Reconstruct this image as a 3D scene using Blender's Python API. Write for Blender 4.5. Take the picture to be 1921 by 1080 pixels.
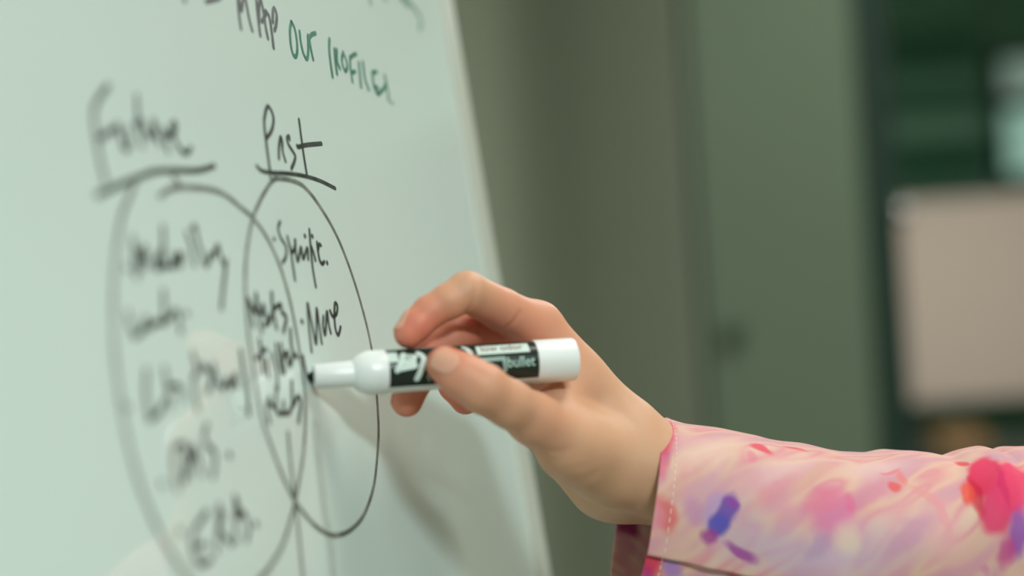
import bpy, bmesh, math, random
import numpy as np
from mathutils import Vector, Matrix

# ------------------------------------------------------------------ scene, camera, light
for o in list(bpy.data.objects):
    bpy.data.objects.remove(o, do_unlink=True)
SC = bpy.context.scene
COL = SC.collection
FPX, CX, CY = 3000.0, 960.5, 540.0
ROLL = 0.063
CAM = np.array([0.0, 0.0, 1.45])
RT = np.array([math.cos(ROLL), 0, -math.sin(ROLL)])     # camera right
UP = np.array([math.sin(ROLL), 0, math.cos(ROLL)])      # camera up
FW = np.array([0.0, 1.0, 0.0])                          # camera forward
FOCUS = 0.65
cd = bpy.data.cameras.new('camera')
cd.sensor_width = 36.0
cd.lens = FPX / 1921.0 * 36.0
cd.clip_start = 0.02
cd.dof.use_dof = True
cd.dof.focus_distance = FOCUS
cd.dof.aperture_fstop = 2.9
cam = bpy.data.objects.new('camera', cd)
COL.objects.link(cam)
m = Matrix.Identity(4)
for i in range(3):
    m[i][0], m[i][1], m[i][2], m[i][3] = RT[i], UP[i], -FW[i], CAM[i]
cam.matrix_world = m
SC.camera = cam

SC.view_settings.view_transform = 'Standard'
SC.view_settings.look = 'None'
SC.view_settings.gamma = 1.0
SC.view_settings.use_curve_mapping = False
SC.view_settings.exposure = -0.02

wd = bpy.data.worlds.new('world'); SC.world = wd; wd.use_nodes = True
wd.node_tree.nodes['Background'].inputs[0].default_value = (0.55, 0.62, 0.58, 1)
wd.node_tree.nodes['Background'].inputs[1].default_value = 0.4

# ceiling panel lamps: (x, y, size_x, size_y, watts, colour)
LAMPS = [
    (0.90, -1.60, 0.60, 0.60, 66, (0.84, 0.98, 1.0)),
    (0.75, 0.75, 0.60, 0.60, 10.5, (1.0, 0.94, 0.86)),
    (0.40, -0.60, 0.60, 0.60, 3, (1.0, 0.95, 0.88)),  # added fill lamp, brightens the left of the board
    (0.80, 2.00, 0.60, 0.60, 9, (0.97, 1.0, 0.95)),  # added lamp, unseen, there to brighten the back wall
]
CEIL = 2.72

# ------------------------------------------------------------------ helpers
def P(px, py, d):
    """point seen at pixel (px,py) of the 1921x1080 frame, d metres in front of the camera"""
    return CAM + d * ((px - CX) / FPX * RT - (py - CY) / FPX * UP + FW)

def C3(px, py, d):
    """same in camera axes, millimetres (right, up, depth); d in mm"""
    return np.array([(px - CX) / FPX * d, -(py - CY) / FPX * d, d])

def cam2world(v):
    v = np.asarray(v, float) * 0.001
    return CAM + v[..., 0:1] * RT + v[..., 1:2] * UP + v[..., 2:3] * FW

def s2l(c):
    out = []
    for x in c[:3]:
        x = x / 255.0
        out.append(x / 12.92 if x <= 0.04045 else ((x + 0.055) / 1.055) ** 2.4)
    return tuple(out) + (1.0,)

def mat(name, col, rough=0.5, spec=0.5, metal=0.0, noise=0.0, nscale=20.0, bump=0.0, bscale=200.0, coat=0.0, ior=1.45):
    """principled material with procedural variation of colour and relief; col = linear rgb"""
    M = bpy.data.materials.new(name); M.use_nodes = True
    nt = M.node_tree; b = nt.nodes['Principled BSDF']
    b.inputs['Roughness'].default_value = rough
    b.inputs['Metallic'].default_value = metal
    b.inputs['Specular IOR Level'].default_value = spec
    b.inputs['IOR'].default_value = ior
    b.inputs['Coat Weight'].default_value = coat
    b.inputs['Coat Roughness'].default_value = 0.03
    tc = nt.nodes.new('ShaderNodeTexCoord')
    n = nt.nodes.new('ShaderNodeTexNoise'); n.inputs['Scale'].default_value = nscale; n.inputs['Detail'].default_value = 4
    nt.links.new(tc.outputs['Object'], n.inputs['Vector'])
    r = nt.nodes.new('ShaderNodeMix'); r.data_type = 'RGBA'
    a = 1.0 - noise; c = 1.0 + noise
    r.inputs[6].default_value = (col[0]*a, col[1]*a, col[2]*a, 1)
    r.inputs[7].default_value = (min(1, col[0]*c), min(1, col[1]*c), min(1, col[2]*c), 1)
    nt.links.new(n.outputs['Fac'], r.inputs[0])
    nt.links.new(r.outputs[2], b.inputs['Base Color'])
    if bump > 0:
        n2 = nt.nodes.new('ShaderNodeTexNoise'); n2.inputs['Scale'].default_value = bscale; n2.inputs['Detail'].default_value = 3
        nt.links.new(tc.outputs['Object'], n2.inputs['Vector'])
        bp = nt.nodes.new('ShaderNodeBump'); bp.inputs['Strength'].default_value = bump; bp.inputs['Distance'].default_value = 0.001
        nt.links.new(n2.outputs['Fac'], bp.inputs['Height'])
        nt.links.new(bp.outputs['Normal'], b.inputs['Normal'])
    return M

def mesh_obj(name, verts, faces, material, parent=None, smooth=False, kind=None):
    me = bpy.data.meshes.new(name)
    me.from_pydata([tuple(map(float, v)) for v in verts], [], [tuple(map(int, f)) for f in faces])
    me.update()
    if material: me.materials.append(material)
    if smooth:
        me.polygons.foreach_set('use_smooth', [True] * len(me.polygons))
    o = bpy.data.objects.new(name, me); COL.objects.link(o)
    if parent is not None: o.parent = parent
    if kind: o['kind'] = kind
    return o

def empty(name, label, cat, group=None):
    o = bpy.data.objects.new(name, None); COL.objects.link(o)
    o.empty_display_size = 0.05
    o['label'] = label; o['category'] = cat
    if group: o['group'] = group
    return o

def tag(o, label, cat, group=None):
    o['label'] = label; o['category'] = cat
    if group: o['group'] = group
    return o

def box_vf(lo, hi, bev=0.0):
    bm = bmesh.new()
    bmesh.ops.create_cube(bm, size=1.0)
    lo = np.array(lo, float); hi = np.array(hi, float)
    for v in bm.verts:
        v.co = Vector((lo + hi) / 2 + np.array(v.co) * (hi - lo))
    if bev > 0:
        bmesh.ops.bevel(bm, geom=list(bm.edges), offset=bev, segments=3, affect='EDGES', profile=0.5)
    bm.verts.ensure_lookup_table()
    V = [tuple(v.co) for v in bm.verts]; F = [[v.index for v in f.verts] for f in bm.faces]
    bm.free()
    return V, F

def box(name, lo, hi, material, parent=None, bev=0.0, kind=None):
    V, F = box_vf(lo, hi, bev)
    return mesh_obj(name, V, F, material, parent, kind=kind)

def frame_box(name, O, A, B, N, a0, a1, b0, b1, n0, n1, material, parent=None, bev=0.0):
    """box in a local frame with origin O and unit axes A,B,N"""
    V, F = box_vf((a0, b0, n0), (a1, b1, n1), bev)
    V = [O + v[0]*A + v[1]*B + v[2]*N for v in V]
    return mesh_obj(name, V, F, material, parent)

def lathe_vf(profile, O, A, E1, E2, seg=48, cap=True):
    V = []; F = []
    for (a, r) in profile:
        for k in range(seg):
            t = 2*math.pi*k/seg
            V.append(O + a*A + r*(math.cos(t)*E1 + math.sin(t)*E2))
    n = len(profile)
    for i in range(n-1):
        for k in range(seg):
            k2 = (k+1) % seg
            F.append((i*seg+k, i*seg+k2, (i+1)*seg+k2, (i+1)*seg+k))
    if cap:
        F.append(tuple(range(seg))[::-1]); F.append(tuple((n-1)*seg+k for k in range(seg)))
    return V, F

def catmull(pts, n=8):
    p = [np.array(q, float) for q in pts]
    if len(p) == 2:
        return [p[0] + (p[1]-p[0])*t for t in np.linspace(0, 1, 6)]
    q = [2*p[0]-p[1]] + p + [2*p[-1]-p[-2]]
    out = []
    for i in range(1, len(q)-2):
        for t in np.linspace(0, 1, n, endpoint=False):
            a, b, c, d = q[i-1], q[i], q[i+1], q[i+2]
            out.append(0.5*((2*b)+(-a+c)*t+(2*a-5*b+4*c-d)*t*t+(-a+3*b-3*c+d)*t**3))
    out.append(p[-1])
    return out

def ribbon(pts, w, z, wf=None):
    """flat stroke with rounded ends in 2-D: returns verts (x,y,z) and faces"""
    pts = [np.array(p, float) for p in pts]
    V = []; F = []
    n = len(pts)
    L = []; R = []
    for i in range(n):
        t = pts[min(i+1, n-1)] - pts[max(i-1, 0)]
        l = np.linalg.norm(t)
        t = t/l if l > 1e-9 else np.array([1.0, 0])
        nn = np.array([-t[1], t[0]])
        ww = w/2 * (wf(i/(n-1)) if wf else 1.0)
        L.append(pts[i]+nn*ww); R.append(pts[i]-nn*ww)
    for i in range(n):
        V.append((L[i][0], L[i][1], z)); V.append((R[i][0], R[i][1], z))
    for i in range(n-1):
        F.append((2*i, 2*i+1, 2*i+3, 2*i+2))
    for end in (0, n-1):
        c = pts[end]; k0 = len(V)
        ww = w/2 * (wf(end/(n-1)) if wf else 1.0)
        for k in range(10):
            a = 2*math.pi*k/10
            V.append((c[0]+ww*math.cos(a), c[1]+ww*math.sin(a), z+0.004))
        F.append(tuple(range(k0, k0+10)))
    return V, F

def dot_vf(c, r, z):
    return [(c[0]+r*math.cos(2*math.pi*k/12), c[1]+r*math.sin(2*math.pi*k/12), z) for k in range(12)], [tuple(range(12))]

def merge(parts):
    V = []; F = []
    for v, f in parts:
        k = len(V); V += list(v); F += [tuple(i+k for i in q) for q in f]
    return V, F

# ------------------------------------------------------------------ materials
M_WALL = mat('painted_wall', s2l((182, 194, 171)), 0.8, 0.2, noise=0.05, nscale=3, bump=0.15, bscale=60)
M_PILLAR = mat('pillar_paint', s2l((120, 137, 115)), 0.75, 0.25, noise=0.05, nscale=3, bump=0.1, bscale=60)
M_PALE = mat('pale_wall', s2l((150, 142, 126)), 0.8, 0.2, noise=0.03, nscale=3)
M_CEIL = mat('ceiling_tile', s2l((176, 172, 158)), 0.9, 0.1, noise=0.03, nscale=10)
M_FLOOR = mat('floor_carpet', s2l((128, 116, 100)), 0.95, 0.1, noise=0.12, nscale=60, bump=0.5, bscale=300)
M_DARKFRAME = mat('dark_green_frame', s2l((44, 66, 55)), 0.6, 0.3, noise=0.06, nscale=5)
M_DARKWALL = mat('dark_green_wall', s2l((130, 172, 150)), 0.8, 0.2, noise=0.08, nscale=4)
M_BEAM = mat('dark_beam', s2l((88, 134, 110)), 0.8, 0.2, noise=0.06, nscale=4)
M_MIDBAND = mat('grey_green_band', s2l((165, 205, 184)), 0.8, 0.2, noise=0.06, nscale=4)
M_PINKPANEL = mat('pinboard_felt', s2l((205, 186, 172)), 0.9, 0.1, noise=0.04, nscale=30)
M_BROWN = mat('brown_cardboard', s2l((150, 112, 76)), 0.9, 0.1, noise=0.08, nscale=12)
M_DARKWOOD = mat('dark_sideboard', s2l((60, 66, 58)), 0.6, 0.3, noise=0.1, nscale=14)
M_STEEL = mat('brushed_steel', (0.6, 0.6, 0.58), 0.25, 0.5, metal=1.0, noise=0.05, nscale=50)
M_BLACK = mat('black_plastic', (0.02, 0.025, 0.022), 0.4, 0.4, noise=0.1, nscale=40)
M_BOARD = mat('whiteboard_enamel', s2l((213, 229, 222)), 0.45, 0.0, noise=0.012, nscale=6, coat=1.0)
M_BOARD.node_tree.nodes['Principled BSDF'].inputs['Coat IOR'].default_value = 1.8
M_BFRAME = mat('whiteboard_frame_paint', s2l((188, 194, 182)), 0.45, 0.4, noise=0.02, nscale=20)
M_WHITEPL = mat('white_plastic', s2l((236, 240, 236)), 0.28, 0.5, noise=0.01, nscale=80)
M_LABEL = mat('dark_label_film', s2l((34, 46, 38)), 0.22, 0.5, noise=0.06, nscale=120)
M_PRINTW = mat('white_print', s2l((206, 224, 214)), 0.4, 0.4, noise=0.03, nscale=200)
M_PRINTG = mat('grey_green_print', s2l((172, 204, 192)), 0.4, 0.4, noise=0.03, nscale=200)
M_PRINTD = mat('dark_print', s2l((120, 84, 74)), 0.5, 0.4, noise=0.03, nscale=200)
M_NIB = mat('felt_nib', s2l((36, 42, 38)), 0.9, 0.1, noise=0.1, nscale=400)

def ink_mat(name, dark, light, streak):
    M = bpy.data.materials.new(name); M.use_nodes = True
    nt = M.node_tree; b = nt.nodes['Principled BSDF']
    tc = nt.nodes.new('ShaderNodeTexCoord')
    n = nt.nodes.new('ShaderNodeTexNoise'); n.inputs['Scale'].default_value = streak; n.inputs['Detail'].default_value = 5
    n.inputs['Roughness'].default_value = 0.7
    nt.links.new(tc.outputs['Object'], n.inputs['Vector'])
    cr = nt.nodes.new('ShaderNodeValToRGB')
    cr.color_ramp.elements[0].position = 0.42; cr.color_ramp.elements[0].color = dark
    cr.color_ramp.elements[1].position = 0.72; cr.color_ramp.elements[1].color = light
    nt.links.new(n.outputs['Fac'], cr.inputs['Fac'])
    nt.links.new(cr.outputs['Color'], b.inputs['Base Color'])
    b.inputs['Roughness'].default_value = 0.35
    b.inputs['Specular IOR Level'].default_value = 0.5
    return M
M_INK = ink_mat('black_dry_erase_ink', s2l((44, 46, 42)), s2l((84, 88, 80)), 160)
M_INKG = ink_mat('green_fringed_ink', s2l((14, 100, 70)), s2l((50, 130, 98)), 160)  # dark ink with the lens's green colour fringe put into its colour
M_INKT = ink_mat('thin_dry_erase_ink', s2l((96, 98, 90)), s2l((150, 156, 144)), 140)
M_SMEAR = ink_mat('erased_ink_trace', s2l((186, 199, 190)), s2l((204, 216, 206)), 60)

# ------------------------------------------------------------------ room shell
X0, X1, Y0, Y1 = -1.7, 3.0, -3.2, 3.3
OX = 0.705                                # left side of the opening to the next room
def struct(name, lo, hi, material, parent=None, bev=0.0):
    o = box(name, lo, hi, material, parent, bev)
    if parent is None: o['kind'] = 'structure'
    return o
struct('floor', (X0-0.1, Y0-0.1, -0.1), (5.0, 7.0, 0.0), M_FLOOR)
struct('ceiling', (X0-0.1, Y0-0.1, CEIL), (5.0, 7.0, CEIL+0.1), M_CEIL)
struct('wall_back', (X0-0.1, Y1, 0.0), (OX-0.05, Y1+0.12, CEIL), M_WALL)
# cove added to the back wall, shaped so it darkens towards the pillar
cv = [(-0.12, Y1), (-0.02, Y1-0.004), (0.04, Y1-0.03), (0.10, Y1-0.09), (0.16, Y1-0.165), (0.24, Y1-0.26), (0.30, Y1-0.33), (0.335, Y1-0.37)]
cv = [tuple(p) for p in catmull(cv, 5)]
V = [(x, y, z) for z in (0.0, CEIL) for (x, y) in cv]; n_ = len(cv)
V += [(0.40, Y1+0.05, z) for z in (0.0, CEIL)]
F = [(i, i+1, n_+i+1, n_+i) for i in range(n_-1)] + [(n_-1, 2*n_, 2*n_+1, 2*n_-1)]
mesh_obj('shading_cove', V, F, M_WALL, bpy.data.objects['wall_back'], True)
struct('wall_left', (X0-0.1, Y0, 0.0), (X0, Y1, CEIL), M_PALE)
struct('wall_right', (X1, Y0, 0.0), (X1+0.1, 6.9, CEIL), M_WALL)
struct('shade_beam', (OX-0.38, 4.24, 2.31), (X1, 4.36, CEIL), M_DARKWALL)  # unseen downstand added to shade the top of the partition screen
struct('wall_front', (X0-0.1, Y0-0.1, 0.0), (X1+0.1, Y0, CEIL), M_PALE)
struct('wall_far', (OX-0.4, 5.6, 0.0), (X1+0.1, 5.7, CEIL), M_DARKWALL)
struct('wall_side', (OX-0.5, Y1+0.12, 0.0), (OX-0.38, 5.6, CEIL), M_DARKWALL)
struct('baseboard_back', (X0, Y1-0.015, 0.0), (-0.12, Y1, 0.1), M_DARKFRAME)
pil = struct('trim_1', (0.345, 2.9, 0.0), (0.645, Y1, CEIL), M_PILLAR, bev=0.006)
jamb = struct('trim_2', (0.655, 3.0, 0.0), (OX+0.03, Y1+0.12, CEIL), M_DARKFRAME, bev=0.004)
# dark round knob on the pillar, bright pull on the jamb
k = P(1376, 622, 2.9)
V, F = lathe_vf([(0.0, 0.012), (0.010, 0.012), (0.012, 0.019), (0.022, 0.021), (0.028, 0.016), (0.030, 0.0005)],
                np.array([k[0], 2.9, k[2]]), np.array([0, -1.0, 0]), np.array([1.0, 0, 0]), np.array([0, 0, 1.0]), 24)
tag(mesh_obj('coat_knob', V, F, mat('dark_green_metal', s2l((84, 102, 84)), 0.6, 0.4), None, True),
    'small dark round coat knob on the pale green pillar', 'knob')
k = P(1690, 402, 2.985)
V, F = lathe_vf([(0.0, 0.011), (0.006, 0.011), (0.007, 0.006), (0.025, 0.006), (0.027, 0.012), (0.036, 0.014), (0.043, 0.010), (0.045, 0.0005)],
                np.array([k[0], 3.0, k[2]]), np.array([0, -1.0, 0]), np.array([1.0, 0, 0]), np.array([0, 0, 1.0]), 24)
tag(mesh_obj('door_knob', V, F, M_STEEL, None, True), 'small shiny steel knob on the dark doorway frame', 'knob')

# ceiling panel lamps
def emis(name, col, s):
    M = bpy.data.materials.new(name); M.use_nodes = True
    b = M.node_tree.nodes['Principled BSDF']
    b.inputs['Base Color'].default_value = (0.8, 0.8, 0.8, 1)
    b.inputs['Emission Color'].default_value = tuple(col) + (1,)
    b.inputs['Emission Strength'].default_value = s
    return M
M_LFRAME = mat('lamp_frame', s2l((215, 218, 212)), 0.5, 0.4)
LNAMES = ['above and behind the camera', 'over the whiteboard corner', 'added close above the camera to brighten the left of the board', 'added in front of the back wall to brighten it', 'added in the room beyond to light the partition screen']
def ceiling_lamp(x, y, sx, sy, W, col, where, spread=180):
    t = empty('ceiling_light', 'square white ceiling light panel ' + where, 'ceiling light', 'ceiling light panels')
    t.location = (x, y, CEIL)
    fr = []
    for (a, b, c, d) in ((-sx/2-0.03, -sx/2, -sy/2-0.03, sy/2+0.03), (sx/2, sx/2+0.03, -sy/2-0.03, sy/2+0.03),
                         (-sx/2, sx/2, -sy/2-0.03, -sy/2), (-sx/2, sx/2, sy/2, sy/2+0.03)):
        fr.append(box_vf((a, c, -0.03), (b, d, 0)))
    V, F = merge(fr); mesh_obj('frame', V, F, M_LFRAME, t)
    box('diffuser', (-sx/2, -sy/2, -0.012), (sx/2, sy/2, 0), emis('lamp_diffuser', col, W/(math.pi*sx*sy)*0.3), t)
    ld = bpy.data.lights.new('lamp_light', 'AREA'); ld.shape = 'RECTANGLE'
    ld.size = sx; ld.size_y = sy; ld.energy = W; ld.color = col; ld.spread = math.radians(spread)
    lo = bpy.data.objects.new('lamp_light', ld); COL.objects.link(lo); lo.parent = t
    lo.location = (0, 0, -0.035)
for i, L in enumerate(LAMPS):
    ceiling_lamp(*L, LNAMES[i])
ceiling_lamp(1.15, 3.8, 0.6, 0.6, 24, (1.0, 0.98, 0.98), LNAMES[4])  # added unseen lamp that lights the partition screen

# room beyond the opening
def farx(px, d): return P(px, 540, d)[0]
def farz(py, d, px=1800): return P(px, py, d)[2]
D2 = 5.55
for (ya, yb, M, nm) in ((-60, 52, M_DARKWALL, 'wall_panel'), (62, 118, M_BEAM, 'wall_panel'), (128, 172, M_DARKWALL, 'wall_panel'),
                        (176, 206, M_BEAM, 'wall_panel'), (212, 258, M_MIDBAND, 'wall_panel'), (268, 330, M_BEAM, 'wall_panel')):
    o = box(nm, (OX-0.35, D2-0.02, farz(yb, D2)), (farx(1866, D2), D2+0.05, farz(ya, D2)), M, bpy.data.objects['wall_far'], 0.004)
# pinboard on legs
pb = empty('partition_screen', 'pinkish grey felt partition screen beyond the doorway', 'partition screen')
dS = 4.9
x0, x1, z0, z1 = farx(1690, dS), 2.6, farz(752, dS), farz(372, dS)
pb.location = ((x0+x1)/2, dS, 0)
def loc(v, o): return tuple(np.array(v) - np.array(o.location))
box('felt_panel', loc((x0, dS-0.02, z0), pb), loc((x1, dS+0.02, z1), pb), M_PINKPANEL, pb, 0.008)
for xx in (x0+0.04, x1-0.04):
    box('leg', loc((xx-0.015, dS+0.02, 0.03), pb), loc((xx+0.015, dS+0.05, z1-0.1), pb), M_BLACK, pb, 0.003)
    box('foot', loc((xx-0.02, dS-0.2, 0.0), pb), loc((xx+0.02, dS+0.25, 0.03), pb), M_BLACK, pb, 0.005)
# sideboard with a brown box
sb = empty('sideboard', 'low dark sideboard in front of the partition screen', 'sideboard')
sx0, sx1, sy0, sy1, szt = farx(1690, 4.4), 2.55, 4.35, 4.75, farz(852, 4.4)
sb.location = ((sx0+sx1)/2, 4.55, 0)
box('body', loc((sx0, sy0+0.02, 0.06), sb), loc((sx1, sy1, szt-0.025), sb), M_DARKWOOD, sb, 0.003)
box('top', loc((sx0-0.01, sy0-0.01, szt-0.025), sb), loc((sx1+0.01, sy1, szt), sb), M_DARKWOOD, sb, 0.004)
for i in range(3):
    a = sx0 + (sx1-sx0)*i/3; b = sx0 + (sx1-sx0)*(i+1)/3
    d = box('door', loc((a+0.004, sy0, 0.07), sb), loc((b-0.004, sy0+0.02, szt-0.03), sb), M_DARKWOOD, sb, 0.002)
    box('handle', loc((b-0.06, sy0-0.02, szt-0.2), sb), loc((b-0.045, sy0, szt-0.08), sb), M_STEEL, d, 0.003)
for xx in (sx0+0.05, sx1-0.05):
    for yy in (sy0+0.06, sy1-0.06):
        box('leg', loc((xx-0.02, yy-0.02, 0), sb), loc((xx+0.02, yy+0.02, 0.06), sb), M_BLACK, sb)
bb = empty('cardboard_box', 'small brown cardboard box standing on the dark sideboard', 'box')
bx0, bx1 = farx(1735, 4.5), farx(1825, 4.5); bz1 = farz(812, 4.5)
bb.location = ((bx0+bx1)/2, 4.5, szt)
box('carton', loc((bx0, 4.42, szt), bb), loc((bx1, 4.6, bz1), bb), M_BROWN, bb, 0.003)
box('tape', loc(((bx0+bx1)/2-0.012, 4.415, szt+0.01), bb), loc(((bx0+bx1)/2+0.012, 4.605, bz1+0.001), bb), mat('packing_tape', s2l((176, 140, 98)), 0.3), bb)
# window in the far wall
wn = bpy.data.objects.new('window_1', None); COL.objects.link(wn); wn['kind'] = 'structure'
wx0, wx1 = farx(1900, D2), 2.7
M_PANE = emis('daylit_pane', s2l((140, 190, 170))[:3], 0.62)
M_PANE2 = emis('daylit_frosted_pane', s2l((110, 136, 124))[:3], 0.6)
wn.location = (wx0, D2, farz(330, D2))
for (ya, yb, M) in ((118, 186, M_PANE2), (212, 335, M_PANE)):
    box('pane', loc((wx0, D2-0.005, farz(yb, D2)), wn), loc((wx1, D2+0.01, farz(ya, D2)), wn), M, wn)
for (ya, yb) in ((106, 118), (186, 212), (335, 347)):
    box('window_frame', loc((wx0-0.03, D2-0.03, farz(yb, D2)), wn), loc((wx1+0.03, D2+0.045, farz(ya, D2)), wn), M_DARKFRAME, wn, 0.003)
box('window_frame', loc((wx0-0.02, D2-0.03, farz(347, D2)), wn), loc((wx0, D2+0.045, farz(106, D2)), wn), M_DARKFRAME, wn, 0.003)

# ------------------------------------------------------------------ whiteboard
VPX = 1160.0
def board_inv(px, py):
    return (1.0/FOCUS) * (1.0 - ((px-677.0) - 0.22*(py-600.0))/VPX)
def on_board(px, py):
    return P(px, py, 1.0/board_inv(px, py))
EB, EA = on_board(1030, 1080), on_board(845, 0)
BV = (EA-EB)/np.linalg.norm(EA-EB)
q = on_board(300, 500)
BN = np.cross(on_board(800, 500)-q, on_board(300, 100)-q); BN /= np.linalg.norm(BN)
if np.dot(BN, CAM-q) < 0: BN = -BN
BU = np.cross(BV, BN)                       # along the board, away to the right
if np.dot(BU, EB-q) < 0: BU = -BU
BO = EB
def b2(px, py):
    w = on_board(px, py) - BO
    return (np.dot(w, BU)*1000, np.dot(w, BV)*1000)     # mm on the board
print('board normal', BN, 'u', BU, 'v', BV)
zb = 0.80                                   # height of the lower board edge
v0 = (zb - BO[2])/BV[2]; v1 = v0 + 1.25
wb = empty('whiteboard', 'white dry-erase board covered in handwritten notes and two overlapping ovals', 'whiteboard')
WB_W = 1.25; FRW = 0.022
frame_box('writing_surface', BO, BU, BV, BN, -WB_W+FRW, -FRW, v0+FRW, v1-FRW, -0.012, 0.0, M_BOARD, wb)
frame_box('backing_panel', BO, BU, BV, BN, -WB_W+0.004, -0.004, v0+0.004, v1-0.004, -0.018, -0.0121, M_BFRAME, wb)
frame_box('frame_side', BO, BU, BV, BN, -FRW, 0, v0, v1, -0.02, 0.0015, M_BFRAME, wb, 0.0012)
frame_box('frame_side', BO, BU, BV, BN, -WB_W, -WB_W+FRW, v0, v1, -0.02, 0.0015, M_BFRAME, wb, 0.0012)
frame_box('frame_rail', BO, BU, BV, BN, -WB_W+FRW, -FRW, v0, v0+FRW, -0.02, 0.0015, M_BFRAME, wb, 0.0012)
frame_box('frame_rail', BO, BU, BV, BN, -WB_W+FRW, -FRW, v1-FRW, v1, -0.02, 0.0015, M_BFRAME, wb, 0.0012)
ZU = np.array([0, 0, 1.0])
BUh = BU.copy(); BUh[2] = 0; BUh /= np.linalg.norm(BUh)
BNh = np.cross(BUh, ZU); BNh = BNh if np.dot(BNh, BN) > 0 else -BNh
for a in (-0.12, -WB_W+0.12):
    base = BO + a*BU + (v0+0.01)*BV - 0.035*BN
    top = BO + a*BU + (v1-0.25)*BV - 0.035*BN
    A = (top-base)/np.linalg.norm(top-base)
    frame_box('post', base, BU, A, np.cross(BU, A), -0.015, 0.015, -0.0, np.linalg.norm(top-base), -0.012, 0.012, M_BFRAME, wb, 0.003)
    foot = np.array([base[0], base[1], 0.0])
    frame_box('leg', foot, BUh, BNh, ZU, -0.015, 0.015, -0.012, 0.012, 0.07, base[2]+0.04, M_BFRAME, wb, 0.003)
    frame_box('foot_bar', foot, BUh, BNh, ZU, -0.018, 0.018, -0.28, 0.28, 0.055, 0.085, M_BFRAME, wb, 0.004)
    for s in (-0.25, 0.25):
        V, F = lathe_vf([(-0.012, 0.024), (-0.010, 0.0275), (0.010, 0.0275), (0.012, 0.024)], foot + s*BNh + 0.0275*ZU, BUh, BNh, ZU, 20)
        mesh_obj('caster', V, F, M_BLACK, wb, True)

INKN = [0]
def word(name, label, strokes, material, w=1.9, dots=(), dot_r=1.1):
    """strokes: list of pixel polylines; drawn on the board plane"""
    parts = []
    for st in strokes:
        INKN[0] += 1
        z = 0.10 + (INKN[0] % 9)*0.012
        parts.append(ribbon(catmull([b2(*p) for p in st]), w, z))
    for d in dots:
        INKN[0] += 1
        parts.append(dot_vf(b2(*d), dot_r, 0.10 + (INKN[0] % 9)*0.012))
    V, F = merge(parts)
    V = [BO + BU*v[0]*0.001 + BV*v[1]*0.001 + BN*v[2]*0.001 for v in V]
    o = mesh_obj(name, V, F, material, wb)
    o['label'] = label
    return o
def zz(x0, y0, s, strokes):
    return [[(x0+x/s, y0+y/s) for (x, y) in st] for st in strokes]
def zd(x0, y0, s, dots):
    return [(x0+x/s, y0+y/s) for (x, y) in dots]

word('handwritten_word', 'handwritten word MAP', zz(320, 0, 8.004, [
    [(1000, -120), (1015, 120), (1035, 300), (1055, 430)], [(1005, -120), (1035, 40), (1060, 165), (1085, 0), (1100, -120)],
    [(1105, -120), (1140, 80), (1180, 290), (1225, 460)],
    [(1285, 10), (1310, 250), (1345, 535)], [(1325, 330), (1328, 90), (1345, -20), (1390, 170), (1425, 400), (1458, 575)],
    [(1368, 325), (1435, 195)], [(1425, 165), (1480, 260), (1515, 480), (1543, 715)],
    [(1532, 330), (1533, 180), (1555, 125), (1590, 230), (1580, 380), (1557, 455)]]), M_INK, 2.0)
word('handwritten_mark', 'dash and dot cut by the top of the photograph', zz(320, 0, 8.004, [
    [(530, 28), (640, 5), (740, -25)]]), M_INK, 2.0, zd(320, 0, 8.004, [(205, 0)]), 1.4)
word('handwritten_word', 'handwritten word OUT', zz(520, 0, 5.143, [
    [(135, 212), (122, 300), (130, 430), (150, 520), (178, 545), (193, 480), (185, 370), (165, 270), (138, 214)],
    [(215, 305), (225, 400), (250, 510), (283, 570), (298, 500), (295, 345)],
    [(305, 350), (312, 400), (325, 480), (345, 572)], [(300, 385), (330, 335), (368, 320)]]), M_INKG, 2.0)
word('handwritten_word', 'handwritten word PROFILES', zz(520, 0, 5.143, [
    [(503, 378), (500, 480), (515, 620), (532, 740)],
    [(550, 475), (560, 600), (575, 712)], [(573, 480), (576, 590), (602, 660)],
    [(635, 505), (622, 580), (640, 660), (660, 685), (675, 640), (660, 570), (638, 515)],
    [(700, 550), (705, 650), (725, 788)], [(700, 560), (735, 530), (760, 522)], [(715, 705), (750, 688)],
    [(785, 605), (795, 720), (808, 840)], [(825, 600), (845, 760), (882, 865)],
    [(918, 695), (925, 800), (965, 905), (1010, 870)], [(915, 702), (958, 692)], [(930, 830), (968, 848)],
    [(1020, 870), (1048, 800), (1030, 715), (1060, 850), (1075, 970)]]), M_INKG, 2.1, zd(520, 0, 5.143, [(1108, 992)]), 1.2)
word('handwritten_word', 'end of a green-fringed word cut by the top of the photograph', zz(520, 0, 5.143, [
    [(880, -60), (900, 38)], [(1010, -60), (1045, 8)], [(1160, -60), (1215, 10), (1262, 60)],
    [(1210, -50), (1270, 20), (1340, 110), (1385, 190), (1375, 288)]]), M_INKG, 2.6)
word('handwritten_word', 'handwritten word Future', zz(150, 140, 4.153, [
    [(218, 85), (140, 190), (105, 290), (115, 420), (150, 640), (195, 830)], [(150, 495), (210, 455), (278, 418)],
    [(290, 385), (320, 500), (345, 575), (378, 560), (368, 420)],
    [(440, 165), (450, 350), (470, 500), (482, 560)], [(428, 385), (480, 358)],
    [(490, 400), (535, 480), (560, 475), (575, 350), (590, 460), (612, 540)],
    [(640, 420), (660, 520), (685, 600)], [(648, 430), (690, 485)],
    [(675, 480), (735, 450), (740, 375), (712, 400), (735, 500), (780, 580), (825, 612), (862, 572)]]), M_INK, 2.0)
word('underline', 'underline below Future', zz(150, 140, 4.153, [
    [(130, 940), (280, 870), (430, 810), (570, 757), (720, 745), (920, 745), (1045, 710)]]), M_INK, 2.0)
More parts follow.
